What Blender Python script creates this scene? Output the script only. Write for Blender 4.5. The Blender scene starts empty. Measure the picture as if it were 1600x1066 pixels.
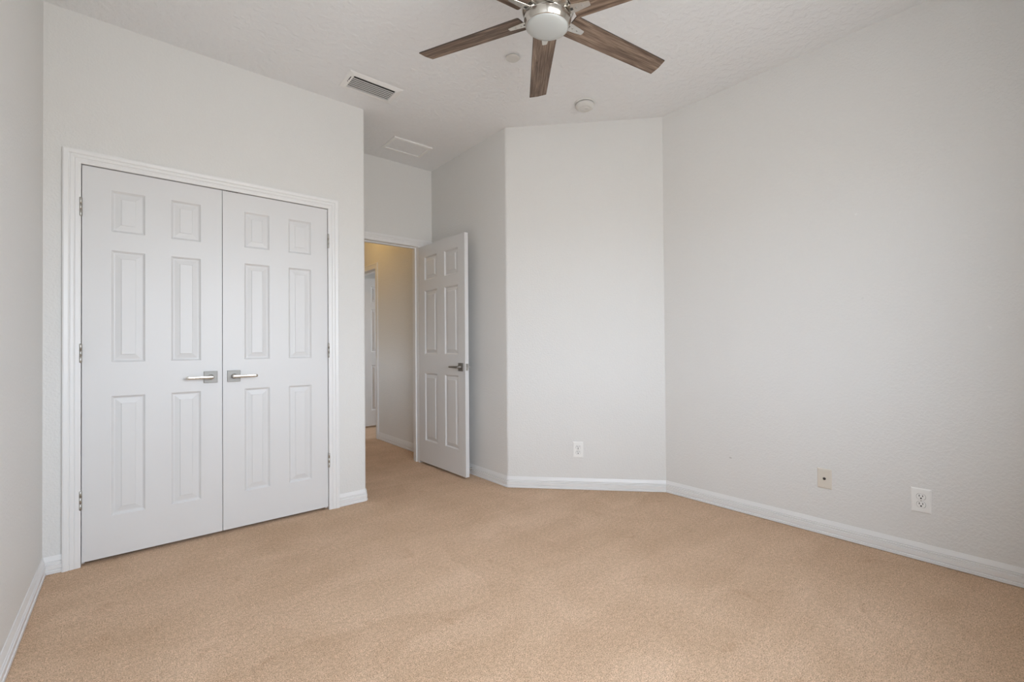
import bpy, bmesh, math
from mathutils import Vector, Matrix, Euler

S = bpy.context.scene
C = S.collection
PI = math.pi

# ------------------------------------------------------------------ measures (metres)
H = 2.8225                                   # ceiling height
XL, XR = -0.3396, 3.0581                     # left and right wall
YC = 3.1713                                  # closet wall face
XC = 1.2841                                  # right corner of the closet wall
YA = 3.8853                                  # back of the door alcove
XA = 2.2437                                  # right wall of the alcove
Y1, Y2 = 2.7375, 1.8613                      # angled wall: alcove end, right-wall end
YB = -0.22                                   # window wall behind the camera
XD0, XD1, ZD = -0.2034, 1.0215, 2.052        # closet opening
HX, HY = 2.0907, 3.868                       # bedroom door hinge
YH0, YH1 = 5.262, 6.05                       # doorway in the hall's right wall
HALL_X = 2.262
WIN = (0.0, 1.75, 0.86, 2.16)               # window: x0, x1, sill, head

# ------------------------------------------------------------------ camera
cam_d = bpy.data.cameras.new('camera')
cam = bpy.data.objects.new('camera', cam_d)
C.objects.link(cam)
cam_d.sensor_width = 36.0
cam_d.lens = 705.66 * 36.0 / 1600.0
cam_d.shift_y = (534.37 - 533.0) / 1600.0
cam_d.clip_start = 0.02
cam.location = (0, 0, 1.1005)
cam.matrix_world = (Matrix.Translation((0, 0, 1.1005)) @ Matrix.Rotation(-0.6981, 4, 'Z')
                    @ Matrix.Rotation(PI / 2 + 0.0099, 4, 'X') @ Matrix.Rotation(-0.0081, 4, 'Z'))
S.camera = cam

# ------------------------------------------------------------------ sky, daylight, lamps
W = bpy.data.worlds.new('sky')
S.world = W
W.use_nodes = True
nt = W.node_tree
nt.nodes.clear()
wo = nt.nodes.new('ShaderNodeOutputWorld')
bg = nt.nodes.new('ShaderNodeBackground')
tc = nt.nodes.new('ShaderNodeTexCoord')
sx = nt.nodes.new('ShaderNodeSeparateXYZ')
mr = nt.nodes.new('ShaderNodeMapRange')
rp = nt.nodes.new('ShaderNodeValToRGB')
nt.links.new(tc.outputs['Generated'], sx.inputs[0])
nt.links.new(sx.outputs['Z'], mr.inputs['Value'])
mr.inputs['From Min'].default_value = -1
mr.inputs['From Max'].default_value = 1
nt.links.new(mr.outputs[0], rp.inputs[0])
cr = rp.color_ramp
cr.elements[0].position = 0.0
cr.elements[0].color = (0.50, 0.50, 0.495, 1)        # ground outside
cr.elements[1].position = 1.0
cr.elements[1].color = (0.82, 0.935, 1.085, 1)          # overcast sky
e = cr.elements.new(0.47); e.color = (0.58, 0.588, 0.59, 1)
e = cr.elements.new(0.53); e.color = (0.88, 0.97, 1.08, 1)
nt.links.new(rp.outputs[0], bg.inputs['Color'])
bg.inputs['Strength'].default_value = 14.6
nt.links.new(bg.outputs[0], wo.inputs['Surface'])


def area(name, loc, rot, sx_, sy_, energy, color=(1, 1, 1), portal=False):
    d = bpy.data.lights.new(name, 'AREA')
    d.shape = 'RECTANGLE'
    d.size, d.size_y = sx_, sy_
    d.energy = energy
    d.color = color
    if portal:
        d.cycles.is_portal = True
    o = bpy.data.objects.new(name, d)
    C.objects.link(o)
    o.location = loc
    o.rotation_euler = rot
    return o


# daylight enters through the bedroom window and unseen openings added in the far room and hall (portals guide the sky's light)
area('bedroom_window_portal', ((WIN[0] + WIN[1]) / 2, YB - 0.09, (WIN[2] + WIN[3]) / 2), (PI / 2, 0, 0),
     WIN[1] - WIN[0], WIN[3] - WIN[2], 1.0, portal=True)
area('far_room_fill_portal', (4.3, 5.35, 1.55), (0, PI / 2, 0), 0.9, 0.8, 1.0, portal=True)
area('hall_fill_portal', (1.06, 4.945, 1.06), (0, -PI / 2, 0), 0.32, 0.29, 1.0, portal=True)
# warm ceiling lamp in the hall
ld = bpy.data.lights.new('hall_lamp', 'POINT')
ld.energy = 6.5
ld.color = (1.0, 0.60, 0.17)
ld.shadow_soft_size = 0.08
lo = bpy.data.objects.new('hall_lamp', ld)
C.objects.link(lo)
lo.location = (1.72, 5.15, 2.55)

VS = S.view_settings
S.display_settings.display_device = 'sRGB'
VS.view_transform = 'Standard'
VS.look = 'None'
VS.exposure = -0.225
VS.gamma = 1.0
VS.use_curve_mapping = False
S.cycles.use_denoising = True
S.cycles.denoising_prefilter = 'ACCURATE'
S.cycles.max_bounces = 16
S.cycles.diffuse_bounces = 10


# ------------------------------------------------------------------ materials
def new_mat(name):
    m = bpy.data.materials.new(name)
    m.use_nodes = True
    t = m.node_tree
    b = t.nodes['Principled BSDF']
    return m, t, b


def plain(name, col, rough=0.5, metal=0.0, spec=0.5):
    m, t, b = new_mat(name)
    b.inputs['Base Color'].default_value = (*col, 1)
    b.inputs['Roughness'].default_value = rough
    b.inputs['Metallic'].default_value = metal
    b.inputs['Specular IOR Level'].default_value = spec
    return m


def coord(t, kind='Object'):
    n = t.nodes.new('ShaderNodeTexCoord')
    return n.outputs[kind]


def noise(t, vec, scale, detail=3.0, rough=0.55, dist=0.0):
    n = t.nodes.new('ShaderNodeTexNoise')
    n.inputs['Scale'].default_value = scale
    n.inputs['Detail'].default_value = detail
    n.inputs['Roughness'].default_value = rough
    n.inputs['Distortion'].default_value = dist
    if vec is not None:
        t.links.new(vec, n.inputs['Vector'])
    return n


def ramp(t, fac, stops):
    r = t.nodes.new('ShaderNodeValToRGB')
    r.color_ramp.elements[0].position = stops[0][0]
    r.color_ramp.elements[0].color = (*stops[0][1], 1)
    r.color_ramp.elements[1].position = stops[-1][0]
    r.color_ramp.elements[1].color = (*stops[-1][1], 1)
    for p, c in stops[1:-1]:
        q = r.color_ramp.elements.new(p)
        q.color = (*c, 1)
    t.links.new(fac, r.inputs[0])
    return r


def bump(t, b, hgt, strength, dist=0.01):
    n = t.nodes.new('ShaderNodeBump')
    n.inputs['Strength'].default_value = strength
    n.inputs['Distance'].default_value = dist
    t.links.new(hgt, n.inputs['Height'])
    t.links.new(n.outputs[0], b.inputs['Normal'])
    return n


def painted_wall(name, col, scale, strength, rough=0.55, marks=()):
    m, t, b = new_mat(name)
    b.inputs['Roughness'].default_value = rough
    b.inputs['Specular IOR Level'].default_value = 0.35
    v = coord(t)
    n = noise(t, v, scale, 3.0, 0.5)
    r = ramp(t, n.outputs[0], [(0.42, (0, 0, 0)), (0.62, (1, 1, 1))])
    bump(t, b, r.outputs[0], strength, 0.002)
    base = t.nodes.new('ShaderNodeRGB')
    base.outputs[0].default_value = (*col, 1)
    out = base.outputs[0]
    for (p, size, mcol, amt) in marks:          # scuffs and spackle touch-ups with a shape of their own
        d = t.nodes.new('ShaderNodeVectorMath'); d.operation = 'SUBTRACT'
        t.links.new(v, d.inputs[0]); d.inputs[1].default_value = p
        s = t.nodes.new('ShaderNodeVectorMath'); s.operation = 'DIVIDE'
        t.links.new(d.outputs[0], s.inputs[0]); s.inputs[1].default_value = (size[0], size[0], size[1])
        nn = noise(t, v, 60, 2)
        ln = t.nodes.new('ShaderNodeVectorMath'); ln.operation = 'LENGTH'
        t.links.new(s.outputs[0], ln.inputs[0])
        ad = t.nodes.new('ShaderNodeMath'); ad.operation = 'MULTIPLY_ADD'
        t.links.new(nn.outputs[0], ad.inputs[0]); ad.inputs[1].default_value = 1.2
        t.links.new(ln.outputs['Value'], ad.inputs[2])
        rr = ramp(t, ad.outputs[0], [(0.75, (amt, amt, amt)), (1.0, (0, 0, 0))])
        mx = t.nodes.new('ShaderNodeMix'); mx.data_type = 'RGBA'
        t.links.new(rr.outputs[0], mx.inputs[0])
        t.links.new(out, mx.inputs[6]); mx.inputs[7].default_value = (*mcol, 1)
        out = mx.outputs[2]
    t.links.new(out, b.inputs['Base Color'])
    return m


WALLC = (0.71, 0.706, 0.689)
M_wall = painted_wall('wall_paint', WALLC, 95, 0.35)
M_wall_right = painted_wall('wall_paint_marked', WALLC, 95, 0.35, marks=[
    ((XR, 1.384, 0.345), (0.024, 0.012), (0.42, 0.41, 0.39), 0.7),       # grey scuff
    ((XR, 1.384, 0.395), (0.008, 0.014), (0.50, 0.49, 0.47), 0.6),
    ((XR, 0.888, 0.25), (0.010, 0.011), (0.85, 0.85, 0.83), 0.9),         # dab of filler by the cable plate
    ((XR, 0.682, 1.815), (0.022, 0.016), (0.83, 0.83, 0.82), 0.7),        # filled nail holes
    ((XR, 0.656, 1.349), (0.020, 0.018), (0.62, 0.615, 0.60), 0.6),
    ((XR, 0.181, 1.172), (0.022, 0.026), (0.82, 0.81, 0.80), 0.45)])
M_ceil = painted_wall('ceiling_texture', (0.785, 0.795, 0.805), 30, 1.0, 0.75)
M_trim = plain('white_trim_paint', (0.765, 0.765, 0.762), 0.35)
M_door = plain('white_door_paint', (0.685, 0.685, 0.685), 0.40)
M_fix = plain('white_plastic', (0.82, 0.82, 0.80), 0.35)
M_detector = plain('detector_plastic', (0.66, 0.655, 0.63), 0.5)
M_almond = plain('almond_plastic', (0.67, 0.625, 0.55), 0.4)
M_dark = plain('duct_shade_black', (0.012, 0.012, 0.012), 0.9)
M_slot = plain('slot_black', (0.02, 0.02, 0.02), 0.6)
M_gap_shade = plain('painted_gap_shade', (0.22, 0.22, 0.215), 0.6)
M_vent = plain('vent_enamel', (0.82, 0.82, 0.81), 0.4)
M_slat = plain('vent_slat_enamel', (0.50, 0.495, 0.48), 0.45)
M_nickel = plain('satin_nickel', (0.50, 0.485, 0.455), 0.33, 1.0)
M_rose = plain('brushed_nickel', (0.30, 0.29, 0.27), 0.55, 1.0)
M_hinge = plain('hinge_nickel', (0.46, 0.45, 0.42), 0.42, 1.0)
M_chrome = plain('polished_nickel', (0.66, 0.635, 0.59), 0.20, 1.0)
M_brass = plain('dark_metal', (0.10, 0.09, 0.08), 0.5, 1.0)
M_glass = plain('frosted_lens', (0.50, 0.52, 0.51), 0.30)
M_rubber = plain('white_rubber', (0.80, 0.80, 0.79), 0.5)


def carpet_mat():
    m, t, b = new_mat('beige_carpet')
    b.inputs['Roughness'].default_value = 1.0
    b.inputs['Specular IOR Level'].default_value = 0.05
    b.inputs['Sheen Weight'].default_value = 0.15
    b.inputs['Sheen Roughness'].default_value = 0.6
    v = coord(t)
    fine = noise(t, v, 235, 2.0, 0.8)
    mid = noise(t, v, 62, 3.0, 0.65)
    big = noise(t, v, 2.6, 4.0, 0.62, 0.8)
    # brushed nap: broad soft streaks left by the vacuum
    mp = t.nodes.new('ShaderNodeMapping')
    mp.inputs['Rotation'].default_value = (0, 0, math.radians(38))
    mp.inputs['Scale'].default_value = (0.55, 3.4, 1)
    t.links.new(v, mp.inputs['Vector'])
    nap = noise(t, mp.outputs[0], 1.5, 3.0, 0.5, 0.6)
    c1 = ramp(t, fine.outputs[0], [(0.34, (0.36, 0.228, 0.138)), (0.48, (0.675, 0.468, 0.308)), (0.64, (0.90, 0.66, 0.465))])
    def mul(a, fac, lo, hi, p0=0.33, p1=0.67):
        r = ramp(t, fac, [(p0, lo), (p1, hi)])
        x = t.nodes.new('ShaderNodeMix'); x.data_type = 'RGBA'; x.blend_type = 'MULTIPLY'
        x.inputs[0].default_value = 1.0
        t.links.new(a, x.inputs[6]); t.links.new(r.outputs[0], x.inputs[7])
        return x.outputs[2]
    # wedge-shaped patches where the pile leans another way
    wv = noise(t, v, 2.2, 2.0, 0.5)
    vm = t.nodes.new('ShaderNodeVectorMath'); vm.operation = 'MULTIPLY_ADD'
    t.links.new(wv.outputs['Color'], vm.inputs[0]); vm.inputs[1].default_value = (0.35, 0.35, 0)
    t.links.new(v, vm.inputs[2])
    mp3 = t.nodes.new('ShaderNodeMapping')
    mp3.inputs['Rotation'].default_value = (0, 0, math.radians(62))
    mp3.inputs['Scale'].default_value = (1.15, 3.1, 1)
    t.links.new(vm.outputs[0], mp3.inputs['Vector'])
    vo = t.nodes.new('ShaderNodeTexVoronoi'); vo.voronoi_dimensions = '2D'
    vo.inputs['Scale'].default_value = 1.0
    t.links.new(mp3.outputs[0], vo.inputs['Vector'])
    sp = t.nodes.new('ShaderNodeSeparateColor')
    t.links.new(vo.outputs['Color'], sp.inputs[0])
    # small trodden spots
    tr = noise(t, v, 7.5, 3.0, 0.6, 0.4)
    o = mul(c1.outputs[0], mid.outputs[0], (0.85, 0.83, 0.80), (1.09, 1.10, 1.11))
    o = mul(o, big.outputs[0], (0.92, 0.89, 0.86), (1.04, 1.04, 1.05))
    o = mul(o, nap.outputs[0], (0.95, 0.935, 0.91), (1.03, 1.03, 1.035))
    o = mul(o, sp.outputs[0], (0.955, 0.94, 0.92), (1.03, 1.035, 1.04), 0.1, 0.9)
    o = mul(o, tr.outputs[0], (0.90, 0.86, 0.82), (1.0, 1.0, 1.0), 0.27, 0.38)
    t.links.new(o, b.inputs['Base Color'])
    hm = t.nodes.new('ShaderNodeMath'); hm.operation = 'MULTIPLY_ADD'
    t.links.new(mid.outputs[0], hm.inputs[0]); hm.inputs[1].default_value = 0.8
    t.links.new(fine.outputs[0], hm.inputs[2])
    bump(t, b, hm.outputs[0], 0.9, 0.006)
    return m


M_carpet = carpet_mat()


def wood_mat():
    m, t, b = new_mat('weathered_wood')
    b.inputs['Roughness'].default_value = 0.5
    b.inputs['Specular IOR Level'].default_value = 0.3
    v = coord(t)
    oi = t.nodes.new('ShaderNodeObjectInfo')
    ad = t.nodes.new('ShaderNodeVectorMath'); ad.operation = 'MULTIPLY_ADD'
    t.links.new(oi.outputs['Random'], ad.inputs[0]); ad.inputs[1].default_value = (3.7, 9.1, 0)
    t.links.new(v, ad.inputs[2])
    mp = t.nodes.new('ShaderNodeMapping')
    mp.inputs['Scale'].default_value = (1.4, 16, 16)
    t.links.new(ad.outputs[0], mp.inputs['Vector'])
    wob = noise(t, mp.outputs[0], 2.2, 3, 0.6, 1.4)
    mp2 = t.nodes.new('ShaderNodeMapping')
    mp2.inputs['Scale'].default_value = (4, 85, 85)
    t.links.new(ad.outputs[0], mp2.inputs['Vector'])
    fib = noise(t, mp2.outputs[0], 1.6, 4, 0.7)
    wv = t.nodes.new('ShaderNodeMath'); wv.operation = 'MULTIPLY_ADD'
    t.links.new(fib.outputs[0], wv.inputs[0]); wv.inputs[1].default_value = 0.55
    hv = t.nodes.new('ShaderNodeMath'); hv.operation = 'MULTIPLY'
    t.links.new(wob.outputs[0], hv.inputs[0]); hv.inputs[1].default_value = 0.55
    t.links.new(hv.outputs[0], wv.inputs[2])
    r = ramp(t, wv.outputs[0], [(0.36, (0.040, 0.025, 0.017)), (0.47, (0.115, 0.077, 0.055)), (0.56, (0.175, 0.122, 0.090)), (0.68, (0.30, 0.225, 0.170))])
    t.links.new(r.outputs[0], b.inputs['Base Color'])
    bump(t, b, wv.outputs[0], 0.15, 0.002)
    return m


M_wood = wood_mat()
M_edge = plain('blade_edge', (0.055, 0.042, 0.034), 0.6)


# ------------------------------------------------------------------ mesh helpers
class MB:
    def __init__(s):
        s.bm = bmesh.new()

    def box(s, x0, x1, y0, y1, z0, z1):
        vs = [s.bm.verts.new(p) for p in ((x0, y0, z0), (x1, y0, z0), (x1, y1, z0), (x0, y1, z0),
                                          (x0, y0, z1), (x1, y0, z1), (x1, y1, z1), (x0, y1, z1))]
        for f in ((3, 2, 1, 0), (4, 5, 6, 7), (0, 1, 5, 4), (1, 2, 6, 5), (2, 3, 7, 6), (3, 0, 4, 7)):
            s.bm.faces.new([vs[i] for i in f])
        return vs

    def prism(s, pts, z0, z1):
        """polygon in x,y (counter-clockwise) extruded from z0 to z1"""
        a = [s.bm.verts.new((x, y, z0)) for x, y in pts]
        b = [s.bm.verts.new((x, y, z1)) for x, y in pts]
        n = len(pts)
        s.bm.faces.new(a[::-1]); s.bm.faces.new(b)
        for i in range(n):
            s.bm.faces.new((a[i], a[(i + 1) % n], b[(i + 1) % n], b[i]))
        return a + b

    def loft(s, rings, close_ring=True, caps=True):
        R = [[s.bm.verts.new(p) for p in r] for r in rings]
        n = len(R[0])
        for i in range(len(R) - 1):
            for j in range(n if close_ring else n - 1):
                k = (j + 1) % n
                s.bm.faces.new((R[i][j], R[i][k], R[i + 1][k], R[i + 1][j]))
        if caps and close_ring:
            s.bm.faces.new(R[0][::-1]); s.bm.faces.new(R[-1])
        return [v for r in R for v in r]

    def lathe(s, prof, n=48, c=(0, 0, 0), axis='Z', smooth=True):
        rings = []
        vs = []
        for r, z in prof:
            if r < 1e-6:
                rings.append([s.bm.verts.new((0, 0, z))])
            else:
                rings.append([s.bm.verts.new((r * math.cos(2 * PI * k / n), r * math.sin(2 * PI * k / n), z)) for k in range(n)])
        for A, B in zip(rings, rings[1:]):
            for k in range(n):
                k2 = (k + 1) % n
                if len(A) == 1 and len(B) == 1:
                    continue
                if len(A) == 1:
                    f = s.bm.faces.new((A[0], B[k2], B[k]))
                elif len(B) == 1:
                    f = s.bm.faces.new((A[k], A[k2], B[0]))
                else:
                    f = s.bm.faces.new((A[k], A[k2], B[k2], B[k]))
                f.smooth = smooth
        vs = [v for r in rings for v in r]
        M = {'Z': Matrix.Identity(4), 'X': Matrix.Rotation(PI / 2, 4, 'Y'), 'Y': Matrix.Rotation(-PI / 2, 4, 'X')}[axis]
        bmesh.ops.transform(s.bm, matrix=Matrix.Translation(c) @ M, verts=vs)
        return vs

    def move(s, vs, m):
        bmesh.ops.transform(s.bm, matrix=m, verts=vs)

    def build(s, name, mat, parent=None, bevel=0.0, seg=2):
        bmesh.ops.recalc_face_normals(s.bm, faces=s.bm.faces)
        me = bpy.data.meshes.new(name)
        s.bm.to_mesh(me); s.bm.free()
        o = bpy.data.objects.new(name, me)
        me.materials.append(mat)
        C.objects.link(o)
        if parent is not None:
            o.parent = parent
        if bevel:
            b = o.modifiers.new('edge', 'BEVEL')
            b.width = bevel; b.segments = seg; b.limit_method = 'ANGLE'; b.angle_limit = math.radians(40)
        return o


def tag(o, label, cat, group=None, kind=None):
    o['label'] = label; o['category'] = cat
    if group: o['group'] = group
    if kind: o['kind'] = kind
    return o


def empty(name, loc, rz=0.0):
    o = bpy.data.objects.new(name, None)
    o.empty_display_size = 0.05
    C.objects.link(o)
    o.location = loc
    o.rotation_euler = (0, 0, rz)
    return o


def arc(cx, cy, r, a0, a1, n=6):
    return [(cx + r * math.cos(math.radians(a0 + (a1 - a0) * i / n)), cy + r * math.sin(math.radians(a0 + (a1 - a0) * i / n))) for i in range(n + 1)]


def struct(o, label, cat):
    return tag(o, label, cat, kind='structure')


# ------------------------------------------------------------------ floor, ceiling, walls
T = 0.115
b = MB(); b.box(-0.6, 4.6, YB - 0.2, 7.6, -0.08, 0.0)
struct(b.build('floor', M_carpet), 'beige wall-to-wall carpet with brushed nap marks', 'floor')
b = MB(); b.box(-0.6, 4.6, YB - 0.2, 7.6, H, H + 0.1)
struct(b.build('ceiling', M_ceil), 'pale grey knockdown-textured ceiling', 'ceiling')

b = MB(); b.box(XL - T, XL, YB - T, YA + T, 0, H)
struct(b.build('wall_left', M_wall), 'light grey wall at the left beside the closet', 'wall')
b = MB()
b.box(XR, XR + T, YB - T, Y2, 0, H)
struct(b.build('wall_right', M_wall_right), 'long light grey wall at the right with two wall plates', 'wall')

# closet wall: pier, header, pier with a bullnose corner, then the closet's side
b = MB()
b.box(XL, XD0 - 0.02, YC, YC + T, 0, H)
b.box(XD0 - 0.02, XD1 + 0.02, YC, YC + T, ZD + 0.02, H)
r = 0.018
b.prism([(XD1 + 0.02, YC)] + arc(XC - r, YC + r, r, -90, 0) + [(XC, YC + T), (XD1 + 0.02, YC + T)], 0, H)
struct(b.build('wall_closet', M_wall), 'light grey wall around the white double closet doors', 'wall')
b = MB(); b.box(XC - T, XC, YC + T, YA, 0, H)
struct(b.build('wall_closet_side', M_wall), 'hidden side wall of the closet block', 'wall')

# alcove back wall with the bedroom doorway
DX0, DX1, DZ = 1.318, 2.0935, 2.062
b = MB()
b.box(XL, DX0 - 0.02, YA, YA + T, 0, H)
b.box(DX0 - 0.02, DX1 + 0.02, YA, YA + T, DZ + 0.02, H)
b.box(DX1 + 0.02, XA + 0.1, YA, YA + T, 0, H)
struct(b.build('wall_alcove_back', M_wall), 'grey wall above the open bedroom doorway', 'wall')

# alcove right wall and angled wall with bullnose between them
dv = Vector((XR - XA, Y2 - Y1)).normalized()
nv = Vector((dv.y, -dv.x))                      # towards the room
if nv.dot(Vector((-1, -1))) < 0: nv = -nv
ang = math.acos(max(-1, min(1, Vector((0, -1)).dot(dv))))
rb = 0.03
tl = rb * math.tan(ang / 2)
b = MB(); b.box(XA, XA + T, Y1 + tl, YA + T, 0, H)
struct(b.build('wall_alcove_right', M_wall), 'shaded grey wall behind the open bedroom door', 'wall')
cx_, cy_ = XA + rb, Y1 + tl
a_end = math.degrees(math.atan2(nv.y, nv.x)) % 360
pts = arc(cx_, cy_, rb, 180, a_end, 8)
e0 = (XR, Y2)
b = MB()
b.prism([(XA + T, Y1 + tl)] + pts[:1] + pts[1:] + [e0, (XR + T, Y2), (XR + T, Y2 + 0.12)], 0, H)
struct(b.build('wall_angled', M_wall), 'brighter light grey angled wall with one low outlet', 'wall')

# window wall behind the camera
b = MB()
b.box(XL, WIN[0], YB - T, YB, 0, H)
b.box(WIN[1], XR, YB - T, YB, 0, H)
b.box(WIN[0], WIN[1], YB - T, YB, 0, WIN[2])
b.box(WIN[0], WIN[1], YB - T, YB, WIN[3], H)
struct(b.build('wall_back', M_wall), 'window wall behind the viewpoint', 'wall')
wn = empty('window_1', (0, 0, 0))
struct(wn, 'white two-sash window behind the viewpoint', 'window')
b = MB()
xm = (WIN[0] + WIN[1]) / 2
for x0, x1, z0, z1 in ((WIN[0], WIN[0] + 0.04, WIN[2], WIN[3]), (WIN[1] - 0.04, WIN[1], WIN[2], WIN[3]),
                       (WIN[0] + 0.04, WIN[1] - 0.04, WIN[2], WIN[2] + 0.04), (WIN[0] + 0.04, WIN[1] - 0.04, WIN[3] - 0.04, WIN[3]),
                       (xm - 0.05, xm + 0.05, WIN[2] + 0.04, WIN[3] - 0.04)):
    b.box(x0, x1, YB - 0.08, YB - 0.03, z0, z1)
b.build('window_frame', M_trim, wn, 0.003)
b = MB(); b.box(WIN[0] - 0.03, WIN[1] + 0.03, YB, YB + 0.06, WIN[2] - 0.03, WIN[2])
b.build('window_sill', M_trim, wn, 0.004)

# hall and the room past it
b = MB()
b.box(HALL_X, HALL_X + T, YA + T, YH0 - 0.02, 0, H)
b.box(HALL_X, HALL_X + T, YH0 - 0.02, YH1 + 0.02, 2.062 + 0.02, H)
b.box(HALL_X, HALL_X + T, YH1 + 0.02, 7.4, 0, H)
struct(b.build('wall_hall_right', M_wall), 'dim hall wall seen through the open doorway, warm at its top', 'wall')
b = MB()
b.box(1.05, 1.165, YA + T, 4.80, 0, H); b.box(1.05, 1.165, 5.09, 7.4, 0, H)
b.box(1.05, 1.165, 4.80, 5.09, 0, 0.9); b.box(1.05, 1.165, 4.80, 5.09, 1.22, H)  # unseen opening added to let fill light into the hall
struct(b.build('wall_hall_left', M_wall), 'hidden left wall of the hall', 'wall')
b = MB(); b.box(1.05, 4.4, 7.4, 7.5, 0, H)
struct(b.build('wall_hall_end', M_wall), 'hidden end wall of the hall', 'wall')
b = MB()
b.box(HALL_X + T, 4.4, 4.4, 4.5, 0, H)
b.box(4.3, 4.4, 4.5, 4.95, 0, H); b.box(4.3, 4.4, 5.75, 7.4, 0, H)
b.box(4.3, 4.4, 4.95, 5.75, 0, 1.1); b.box(4.3, 4.4, 4.95, 5.75, 2.0, H)  # unseen opening added so daylight reaches the far door
struct(b.build('wall_far_room', M_wall), 'hidden walls of the room past the hall', 'wall')

# ------------------------------------------------------------------ baseboards
BT, BH = 0.0145, 0.087
BASE = [(0, 0.003), (BT, 0.003), (BT, 0.016), (BT - 0.006, 0.0185), (BT - 0.006, 0.0215), (BT - 0.002, 0.0245), (BT - 0.0015, 0.044), (BT - 0.0075, 0.0465), (BT - 0.0075, 0.0495),
        (BT - 0.0035, 0.0515), (BT - 0.0035, 0.0560), (BT - 0.0090, 0.0580), (BT - 0.0090, 0.0610), (BT - 0.0050, 0.0635), (0.004, BH - 0.004), (0.003, BH), (0, BH)]


def sweep(b, path, prof, closed=False):
    """sweep a profile (offset to the left of travel, height) along a plan polyline with mitred corners"""
    P = [Vector(p) for p in path]
    rings = []
    for i, p in enumerate(P):
        d0 = (P[i] - P[i - 1]).normalized() if i > 0 else None
        d1 = (P[i + 1] - P[i]).normalized() if i < len(P) - 1 else None
        n0 = Vector((-d0.y, d0.x)) if d0 else None
        n1 = Vector((-d1.y, d1.x)) if d1 else None
        if n0 is None: m = n1
        elif n1 is None: m = n0
        else:
            m = (n0 + n1).normalized()
            m = m / max(0.2, m.dot(n0))
        rings.append([(p.x + m.x * o, p.y + m.y * o, z) for o, z in prof])
    b.loft(rings)


def baseboard(name, path, label):
    b = MB(); sweep(b, path, BASE)
    return struct(b.build(name, M_trim), label, 'baseboard')


CW = 0.067                                       # casing width
# travel so that the room lies on the left of the path
baseboard('baseboard_left', [(XL, YC), (XL, YB)], 'white baseboard along the left wall')
baseboard('baseboard_closet_left', [(XD0 - CW - 0.0, YC), (XL, YC)], 'short white baseboard left of the closet casing')
rc = [(XC, YA)] + [(XC, YC + r)] + arc(XC - r, YC + r, r, 0, -90, 5)[1:] + [(XD1 + CW, YC)]
baseboard('baseboard_closet_right', rc, 'short white baseboard right of the closet doors wrapping the corner')
pa = arc(cx_, cy_, rb, a_end, 180, 5)
baseboard('baseboard_angled', [(XR, Y2)] + pa, 'white baseboard under the angled wall')
baseboard('baseboard_alcove', [(XA, Y1 + tl), (XA, YA)], 'white baseboard behind the open bedroom door')
baseboard('baseboard_right', [(XR, YB), (XR, Y2)], 'long white baseboard along the right wall')
baseboard('baseboard_hall', [(HALL_X, YA + T), (HALL_X, YH0 - CW)], 'white baseboard in the hall past the doorway')

# ------------------------------------------------------------------ door casings
CAS = [(0, 0), (0, 0.008), (0.006, 0.0105), (0.020, 0.0115), (0.024, 0.0095), (0.028, 0.0125), (0.038, 0.0135), (0.042, 0.0115),
       (0.047, 0.0155), (0.061, 0.0175), (0.067, 0.016), (0.067, 0)]   # (distance from the opening, thickness)


def casing(b, x0, x1, ztop, ext=0.0):
    """three-sided mitred casing in the local x-z plane, front towards -y"""
    k = (CW + ext) / CW
    rings = []
    for (px, pz, mx, mz) in ((x0, 0, -1, 0), (x0, ztop, -1, 1), (x1, ztop, k, 1), (x1, 0, k, 0)):
        rings.append([(px + mx * o, -h, pz + mz * o) for o, h in CAS])
    b.loft(rings)


def jamb(b, x0, x1, ztop, depth, th=0.019, stop=None):
    b.box(x0 - th, x0, 0.0, depth, 0, ztop)
    b.box(x1, x1 + th, 0.0, depth, 0, ztop)
    b.box(x0 - th, x1 + th, 0.0, depth, ztop, ztop + th)
    if stop:
        y0, y1, t2 = stop
        b.box(x0, x0 + t2, y0, y1, 0, ztop)
        b.box(x1 - t2, x1, y0, y1, 0, ztop)
        b.box(x0 + t2, x1 - t2, y0, y1, ztop - t2, ztop)


def trim(name, loc, rz, x0, x1, zt, label, ext=0.0, stop=None, both=False):
    e = empty(name, loc, rz)
    struct(e, label, 'door casing')
    b = MB(); casing(b, x0, x1, zt, ext); b.build('casing', M_trim, e)
    b = MB(); jamb(b, x0, x1, zt, T, stop=stop); b.build('jamb', M_trim, e)
    return e


t1 = trim('trim_1', (0, YC, 0), 0, XD0, XD1, ZD, 'white moulded casing around the double closet doors', stop=(0.042, 0.075, 0.011))
t2 = trim('trim_2', (0, YA, 0), 0, DX0, DX1, DZ, 'white casing around the open bedroom doorway', ext=XA - DX1 - CW - 0.004, stop=(0.042, 0.075, 0.011))
# casing on the hall's right wall: faces -x
t3 = trim('trim_3', (HALL_X, YH1, 0), -PI / 2, 0.0, YH1 - YH0, 2.062, 'white casing of the far doorway inside the hall', stop=(0.03, 0.07, 0.012))

# ------------------------------------------------------------------ six-panel doors
PROFILE = [(0.0, 0.0), (0.004, 0.0045), (0.010, 0.0105), (0.015, 0.0108), (0.0395, 0.0050), (0.0415, 0.0020)]   # inset, depth


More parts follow.
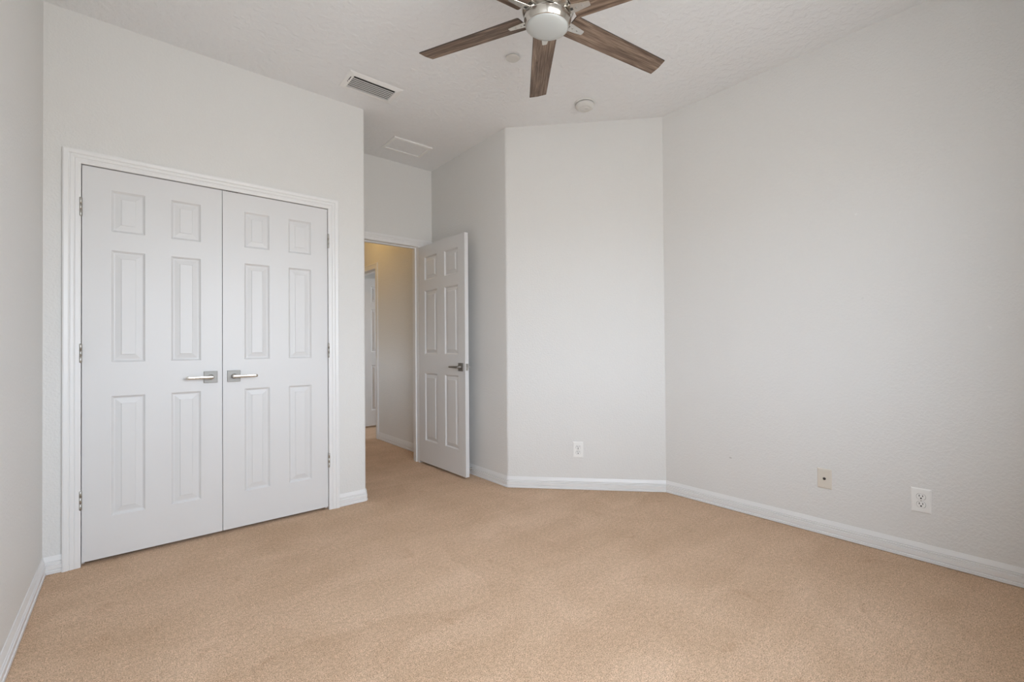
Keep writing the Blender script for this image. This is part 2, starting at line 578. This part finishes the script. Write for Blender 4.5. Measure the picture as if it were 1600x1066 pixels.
def leaf_mesh(w, h, t, cols, rows, two_sided=False):
    b = MB()
    bm = b.bm
    xs = sorted({0.0, w} | {v for c in cols for v in c})
    zs = sorted({0.0, h} | {v for c in rows for v in c})

    def face(side):
        sgn = 1 if side == 0 else -1
        y0 = 0.0 if side == 0 else t
        grid = {}
        for i, x in enumerate(xs):
            for j, z in enumerate(zs):
                grid[i, j] = bm.verts.new((x, y0, z))
        for i in range(len(xs) - 1):
            for j in range(len(zs) - 1):
                isP = (xs[i], xs[i + 1]) in cols and (zs[j], zs[j + 1]) in rows
                q = [grid[i, j], grid[i + 1, j], grid[i + 1, j + 1], grid[i, j + 1]]
                if not isP or (side == 1 and not two_sided):
                    bm.faces.new(q)
                    continue
                prev = q
                for ins, dep in PROFILE[1:]:
                    cur = [bm.verts.new((xs[i] + ins, y0 + sgn * dep, zs[j] + ins)),
                           bm.verts.new((xs[i + 1] - ins, y0 + sgn * dep, zs[j] + ins)),
                           bm.verts.new((xs[i + 1] - ins, y0 + sgn * dep, zs[j + 1] - ins)),
                           bm.verts.new((xs[i] + ins, y0 + sgn * dep, zs[j + 1] - ins))]
                    for k in range(4):
                        bm.faces.new((prev[k], prev[(k + 1) % 4], cur[(k + 1) % 4], cur[k]))
                    prev = cur
                bm.faces.new(prev)
        return grid
    g0, g1 = face(0), face(1)
    nx, nz = len(xs) - 1, len(zs) - 1
    for i in range(nx):
        bm.faces.new((g0[i, 0], g0[i + 1, 0], g1[i + 1, 0], g1[i, 0]))
        bm.faces.new((g0[i, nz], g1[i, nz], g1[i + 1, nz], g0[i + 1, nz]))
    for j in range(nz):
        bm.faces.new((g0[0, j], g1[0, j], g1[0, j + 1], g0[0, j + 1]))
        bm.faces.new((g0[nx, j], g0[nx, j + 1], g1[nx, j + 1], g1[nx, j]))
    return b


ROWS = [(0.210, 0.836), (1.015, 1.605), (1.704, 1.922)]        # above the door's foot
DT = 0.035


def hinge(parent, x, z, half=0.046):
    b = MB()
    b.lathe([(0, -half - 0.004), (0.004, -half - 0.003), (0.0068, -half), (0.0068, -half * 0.34), (0.0062, -half * 0.335), (0.0062, -half * 0.325),
             (0.0068, -half * 0.32), (0.0068, half * 0.32), (0.0062, half * 0.325), (0.0062, half * 0.335), (0.0068, half * 0.34),
             (0.0068, half), (0.004, half + 0.003), (0, half + 0.004)], 16, (x, -0.0085, z))
    b.box(x - 0.0012, x + 0.0012, -0.006, 0.028, z - half, z + half)
    return b.build('hinge', M_hinge, parent)


def lever(parent, x, z, sgn, y=0.0, out=-1, mat=None):
    """square-rose lever; sgn = direction the lever points along x, out = side of the leaf"""
    root = bpy.data.objects.new('door_handle', None)
    C.objects.link(root); root.parent = parent; root.location = (x, y, z); root.empty_display_size = 0.03
    if out > 0: root.rotation_euler = (0, 0, PI); sgn = -sgn
    b = MB(); b.box(-0.034, 0.034, -0.008, -0.0003, -0.034, 0.034)
    b.build('rosette', M_rose, root, 0.0015)
    b = MB()
    b.lathe([(0, 0.0082), (0.0145, 0.0082), (0.0145, 0.014), (0.0105, 0.016), (0.0105, 0.040), (0, 0.040)], 24, axis='Y')
    for v in b.bm.verts: v.co.y = -v.co.y
    # flat bar with rounded tip, slightly drooping
    s = sgn
    rings = []
    for u, hh, d in ((-0.013, 0.0060, 0.0045), (-0.010, 0.0085, 0.0055), (0.0, 0.0095, 0.0060), (0.05, 0.0088, 0.0052), (0.105, 0.0082, 0.0046), (0.118, 0.0076, 0.0044), (0.121, 0.0050, 0.0030)):
        ring = []
        for k in range(16):
            a = 2 * PI * k / 16
            ca, sa = math.cos(a), math.sin(a)
            ex = 0.55
            ring.append((s * u, -0.045 + d * math.copysign(abs(ca) ** ex, ca), hh * math.copysign(abs(sa) ** ex, sa) - 0.0))
        rings.append(ring)
    b.loft(rings)
    o = b.build('lever', M_chrome if mat is None else mat, root)
    for p in o.data.polygons: p.use_smooth = True
    return root


def closet_door(name, x0, w, cols, hinge_x, lever_x, sgn, label):
    e = empty(name, (x0, YC + 0.003, 0.019))
    struct(e, label, 'closet door')
    leaf_mesh(w, 2.029, DT, cols, ROWS).build('door_leaf', M_door, e)
    for z in (1.812, 1.064, 0.317): hinge(e, hinge_x, z)
    lever(e, lever_x, 0.916, sgn)
    return e


mid = 0.4085
w1 = mid - 0.0015 - (XD0 + 0.003)
d1 = closet_door('door_1', XD0 + 0.003, w1, [(0.1125, 0.2515), (0.3645, 0.5030)], -0.0045, mid - 0.0015 - (XD0 + 0.003) - 0.058, -1,
                 'left white six-panel closet door with a lever pointing left')
w2 = XD1 - 0.003 - (mid + 0.0015)
d2 = closet_door('door_2', mid + 0.0015, w2, [(0.1135, 0.2525), (0.3635, 0.5035)], w2 + 0.0045, 0.0565, 1,
                 'right white six-panel closet door with a lever pointing right')
b = MB(); b.box(0.018, 0.080, 0.001, 0.024, 2.0292, 2.0325)
b.build('ball_catch', M_slot, d2)

# bedroom door, open against the alcove's right wall
BC = [(0.107, 0.324), (0.451, 0.660)]
d3 = empty('door_3', (HX, HY, 0.021), -PI / 2 + 0.0124)
struct(d3, 'white six-panel bedroom door standing open beside the angled wall', 'door')
leaf_mesh(0.762, 2.029, DT, BC, ROWS, True).build('door_leaf', M_door, d3)
for z in (1.812, 1.064, 0.317):
    b = MB()
    b.lathe([(0, -0.05), (0.0068, -0.046), (0.0068, 0.046), (0, 0.05)], 16, (-0.009, DT + 0.006, z))
    b.box(-0.0015, 0.0, 0.004, DT + 0.004, z - 0.046, z + 0.046)
    b.build('hinge', M_hinge, d3)
lever(d3, 0.762 - 0.060, 0.910, -1, 0.0, -1, M_rose)  # darker nickel on this lever stands in for its dark reflection
lever(d3, 0.762 - 0.060, 0.910, -1, DT, 1, M_nickel)
b = MB(); b.box(0.762, 0.7632, 0.006, DT - 0.006, 0.881, 0.938); b.box(0.7632, 0.770, 0.012, 0.024, 0.902, 0.917)
b.build('latch_plate', M_nickel, d3, 0.0008)

# door of the far room, ajar past the hall
d4 = empty('door_4', (2.415, 6.03, 0.021))
struct(d4, 'pale six-panel door at the far end, glimpsed past the hall casing', 'door')
leaf_mesh(0.71, 2.029, DT, [(0.107, 0.30), (0.41, 0.603)], ROWS, True).build('door_leaf', M_door, d4)

# ------------------------------------------------------------------ ceiling fixtures
# supply vent
e = empty('air_vent', (1.2095, 2.8695, H))
tag(e, 'white louvred air vent on the ceiling near the closet wall', 'air vent')
hx_, hy_ = 0.1785, 0.1075
ox, oy = 0.1405, 0.071
b = MB()
z0, z1 = -0.011, 0.0
def ring_rect(x, y, z): return [(-x, -y, z), (x, -y, z), (x, y, z), (-x, y, z)]
rings = [ring_rect(hx_, hy_, -0.0005), ring_rect(hx_ - 0.004, hy_ - 0.004, -0.004), ring_rect(ox + 0.006, oy + 0.006, -0.0105), ring_rect(ox, oy, -0.0095), ring_rect(ox, oy, -0.0012)]
b.loft(rings, True, False)
b.build('frame', M_vent, e)
b = MB(); b.box(-ox, ox, -oy, oy, -0.0014, -0.0004)  # black plate paints the shade inside the duct behind the louvers
b.build('duct_shade_plate', M_dark, e)
for k in range(6):
    b = MB()
    y = -oy + 0.0200 + k * 0.0206
    pr = [(0.0018, -0.0066), (0.0038, -0.0090), (0.0066, -0.0120), (0.0074, -0.0114), (0.0046, -0.0084), (0.0026, -0.0060)]
    b.loft([[(x, y + p, q + 0.0005) for p, q in pr] for x in (-ox + 0.001, ox - 0.001)])
    b.build('louver', M_slat, e)
b = MB(); b.box(-ox - 0.0165, -ox - 0.0125, -0.052, 0.012, -0.0106, -0.0085)
b.build('damper_slot', M_slot, e)
b = MB(); b.box(-ox - 0.0160, -ox - 0.0130, -0.010, -0.002, -0.0165, -0.0095)
b.build('damper_lever', M_vent, e)

# ceiling access panel over the alcove
e = empty('ceiling_panel', (1.807, 3.53, H))
tag(e, 'flat framed rectangular panel on the ceiling above the doorway alcove', 'ceiling panel')
px, py = 0.176, 0.121
b = MB()
b.loft([ring_rect(px, py, -0.0003), ring_rect(px, py, -0.010), ring_rect(px - 0.018, py - 0.018, -0.013), ring_rect(px - 0.021, py - 0.021, -0.012), ring_rect(px - 0.021, py - 0.021, -0.002)], True, False)
b.build('frame', M_vent, e)
b = MB(); b.box(-px + 0.021, px - 0.021, -py + 0.021, py - 0.021, -0.006, -0.001)
b.build('panel', M_ceil, e)

# round blank cover
b = MB(); b.lathe([(0.034, -0.0003), (0.034, -0.006), (0.0405, -0.006), (0.0410, -0.0075), (0.0395, -0.0095), (0.030, -0.0108), (0, -0.0112)], 40)
o = b.build('cover_plate', M_detector, None)
o.location = (1.731, 2.033, H)
tag(o, 'small round blank cover plate on the ceiling behind the fan', 'cover plate')

# smoke detector
e = empty('smoke_detector', (2.452, 2.098, H))
tag(e, 'round white smoke detector on the ceiling above the angled wall', 'smoke detector')
b = MB(); b.lathe([(0.072, -0.0005), (0.072, -0.008), (0.069, -0.011), (0.062, -0.011)], 48); b.build('base', M_detector, e)
b = MB(); b.lathe([(0.052, -0.010), (0.052, -0.0145), (0.064, -0.0150), (0.066, -0.018), (0.066, -0.026), (0.060, -0.036), (0.050, -0.043), (0.040, -0.0455),
                   (0.038, -0.0435), (0.034, -0.0435), (0.032, -0.0465), (0, -0.048)], 48); b.build('body', M_detector, e)
b = MB(); b.lathe([(0, -0.049), (0.011, -0.0488), (0.011, -0.045)], 24, (0.0, -0.018, 0.0)); b.build('test_button', M_detector, e)

# ------------------------------------------------------------------ ceiling fan
FX, FY, FZ = 1.3292, 1.3345, 2.4845
fan = empty('ceiling_fan', (FX, FY, FZ))
tag(fan, 'ceiling fan with dark weathered-wood blades, polished nickel body and round frosted light', 'ceiling fan')
nrm = Vector((0.012, -0.0673, 1)).normalized()
fan.rotation_euler = Vector((0, 0, 1)).rotation_difference(nrm).to_euler()
PITCH, PH = -0.200, 0.8793


def blade_mesh():
    b = MB(); bm = b.bm
    r0, r1, wr, wt, th = 0.112, 0.660, 0.0555, 0.0472, 0.0055
    outline = []
    n = 10
    for i in range(n + 1):
        q = i / n
        outline.append((r0 + (r1 - r0) * q, wr + (wt - wr) * q))
    out = [(r0, -wr + 0.006), (r0 + 0.006, -wr)] + [(x, -w) for x, w in outline[1:-1]] + [(r1 - 0.005, -wt), (r1 + 0.004, 0.0), (r1 + 0.002, wt)] + \
          [(x, w) for x, w in outline[1:-1][::-1]] + [(r0 + 0.006, wr), (r0, wr - 0.006)]
    lo_ = [bm.verts.new((x, y, -th / 2)) for x, y in out]
    up_ = [bm.verts.new((x, y, th / 2)) for x, y in out]
    bm.faces.new(lo_[::-1]); bm.faces.new(up_)
    m = len(out)
    for i in range(m):
        f = bm.faces.new((lo_[i], lo_[(i + 1) % m], up_[(i + 1) % m], up_[i]))
        f.material_index = 1
    return b


def bracket_mesh():
    b = MB(); bm = b.bm
    # tongue under the blade
    out = [(0.088, -0.020), (0.120, -0.020), (0.183, -0.0120), (0.187, -0.0090), (0.1875, 0.0), (0.187, 0.0090), (0.183, 0.0120), (0.120, 0.020), (0.088, 0.020)]
    lo_ = [bm.verts.new((x, y, -0.0078)) for x, y in out]
    up_ = [bm.verts.new((x, y, -0.0032)) for x, y in out]
    bm.faces.new(lo_[::-1]); bm.faces.new(up_)
    for i in range(len(out)):
        k = (i + 1) % len(out)
        bm.faces.new((lo_[i], lo_[k], up_[k], up_[i]))
    # arm rising into the motor
    rings = []
    for x, w, z, h in ((0.098, 0.017, -0.006, 0.007), (0.085, 0.016, 0.002, 0.010), (0.070, 0.015, 0.012, 0.012), (0.058, 0.015, 0.014, 0.012)):
        rings.append([(x, -w, z - h / 2), (x, w, z - h / 2), (x, w, z + h / 2), (x, -w, z + h / 2)])
    b.loft(rings)
    return b


blade0 = bracket0 = None
for k in range(6):
    if blade0 is None:
        o = blade_mesh().build('blade', M_wood, fan, 0.0012, 1); o.data.materials.append(M_edge); blade0 = o
        br = bracket_mesh().build('blade_arm', M_chrome, o, 0.0015, 2); bracket0 = br
        b = MB()
        b.box(0.103, 0.114, -0.0055, 0.0055, -0.0084, -0.0070)
        sl = b.build('screw_slot', M_slot, o); slot0 = sl
        b = MB()
        for sx_ in (0.128, 0.154): b.lathe([(0, -0.0095), (0.003, -0.0092), (0.0042, -0.0078), (0.0042, -0.007)], 14, (sx_, 0, 0))
        sc = b.build('screw', M_nickel, o); sc0 = sc
    else:
        o = blade0.copy(); C.objects.link(o); o.parent = fan
        for src in (bracket0, slot0, sc0):
            c = src.copy(); C.objects.link(c); c.parent = o
    o.matrix_parent_inverse = Matrix.Identity(4)
    o.rotation_mode = 'XYZ'
    o.matrix_local = Matrix.Rotation(PH + k * PI / 3, 4, 'Z') @ Matrix.Rotation(PITCH, 4, 'X')

b = MB()
b.lathe([(0.0, -0.0125), (0.088, -0.0125), (0.0970, -0.0135), (0.0990, -0.0165), (0.0985, -0.0195), (0.0905, -0.0470), (0.0885, -0.0490), (0.0863, -0.0480), (0.0863, -0.043)], 72)
b.build('light_ring', M_chrome, fan)
b = MB()
b.lathe([(0.0868, -0.044), (0.0862, -0.0500), (0.078, -0.0565), (0.060, -0.0615), (0.035, -0.0645), (0, -0.0655)], 64)
b.build('light_lens', M_glass, fan)
b = MB()
b.lathe([(0, -0.0145), (0.080, -0.0145), (0.080, -0.004), (0.076, -0.002), (0.076, 0.004), (0.100, 0.006), (0.108, 0.012), (0.110, 0.022), (0.110, 0.075), (0.104, 0.092), (0.080, 0.104), (0.040, 0.110), (0.020, 0.125)], 64)
b.build('motor_housing', M_chrome, fan)
b = MB(); b.lathe([(0.0125, 0.11), (0.0125, 0.325)], 24); b.build('downrod', M_chrome, fan)
b = MB(); b.lathe([(0.018, 0.265), (0.035, 0.270), (0.060, 0.295), (0.066, 0.315), (0.066, 0.331)], 40)
b.build('canopy', M_chrome, fan)

# ------------------------------------------------------------------ wall plates
def plate(e, w, h, mat, th=0.0062):
    b = MB()
    def rr(x, z, y): return [(-x, y, -z), (x, y, -z), (x, y, z), (-x, y, z)]
    b.loft([rr(w / 2, h / 2, -0.0004), rr(w / 2, h / 2, -0.0028), rr(w / 2 - 0.005, h / 2 - 0.005, -th), rr(w / 2 - 0.012, h / 2 - 0.012, -th - 0.0003)])
    return b.build('face_plate', mat, e)


def outlet(loc, rz, label):
    e = empty('wall_outlet', loc, rz)
    tag(e, label, 'outlet', 'duplex wall outlets')
    plate(e, 0.078, 0.122, M_fix)
    for zc in (0.0195, -0.0195):
        b = MB()
        pts = []
        for k in range(32):
            a = 2 * PI * k / 32
            pts.append((0.0172 * math.cos(a), max(-0.0142, min(0.0142, 0.0172 * math.sin(a)))))
        rings = [[(x, -0.0060, zc + z) for x, z in pts], [(x, -0.0088, zc + z) for x, z in pts], [(x * 0.93, -0.0094, zc + z * 0.93) for x, z in pts]]
        b.loft(rings)
        rec = b.build('receptacle', M_fix, e)
        b = MB()
        b.loft([[(x * 1.075, -0.0062, zc + z * 1.075) for x, z in pts], [(x * 1.075, -0.00675, zc + z * 1.075) for x, z in pts]])  # thin dark ring paints the shadow gap around the receptacle
        b.build('gap_shade_ring', M_gap_shade, rec)
        b = MB()
        b.box(-0.0082, -0.0050, -0.0097, -0.0088, zc + 0.0003, zc + 0.0100)
        b.box(0.0050, 0.0082, -0.0097, -0.0088, zc + 0.0010, zc + 0.0092)
        b.lathe([(0, 0.0088), (0.0038, 0.0088), (0.0038, 0.0097), (0, 0.0097)], 16, (0, 0, 0), 'Y')
        # the lathe above runs along +y: flip to the front and drop below the blades' slots
        for v in b.bm.verts:
            if v.co.y > 0:
                v.co.y = -v.co.y; v.co.z += zc - 0.0068
        b.build('slots', M_slot, rec)
    b = MB(); b.lathe([(0, 0.0080), (0.0028, 0.0076), (0.0032, 0.0062)], 14, (0, 0, 0), 'Y')
    for v in b.bm.verts: v.co.y = -v.co.y
    b.build('screw', M_nickel, e)
    return e


outlet((XR, 0.430, 0.3035), -PI / 2, 'white duplex outlet on the right wall, nearest the viewer')
mid_a = Vector((2.6148, 2.3382))
outlet((mid_a.x, mid_a.y, 0.304), math.atan2(dv.y, dv.x), 'white duplex outlet low on the angled wall')

e = empty('cable_plate', (XR, 0.847, 0.3235), -PI / 2)
tag(e, 'almond cable jack plate on the right wall above the baseboard', 'cable plate')
plate(e, 0.071, 0.114, M_almond)
b = MB()
b.lathe([(0, 0.016), (0.0022, 0.016), (0.0022, 0.0145), (0.0046, 0.0145), (0.0046, 0.0085), (0.0075, 0.0085), (0.0075, 0.0062)], 20, axis='Y')
for v in b.bm.verts: v.co.y = -v.co.y
b.build('coax_jack', M_brass, e)
for z in (0.0415, -0.0415):
    b = MB(); b.lathe([(0, 0.0080), (0.0028, 0.0076), (0.0032, 0.0062)], 14, axis='Y')
    for v in b.bm.verts: v.co.y = -v.co.y; v.co.z += z
    b.build('screw', M_almond, e)

# door stop on the alcove baseboard, behind the door's free edge
e = empty('door_stop', (XA - 0.0115, 3.215, 0.052))
tag(e, 'small door stop on the baseboard behind the open bedroom door', 'door stop')
b = MB(); b.lathe([(0, 0), (0.011, 0), (0.011, 0.004), (0.006, 0.006), (0.0045, 0.010), (0.0045, 0.058), (0, 0.058)], 20, axis='X')
for v in b.bm.verts: v.co.x = -v.co.x
b.build('rod', M_nickel, e)
b = MB(); b.lathe([(0, 0.056), (0.0085, 0.056), (0.0095, 0.060), (0.0095, 0.072), (0.007, 0.076), (0, 0.077)], 20, axis='X')
for v in b.bm.verts: v.co.x = -v.co.x
b.build('bumper', M_rubber, e)
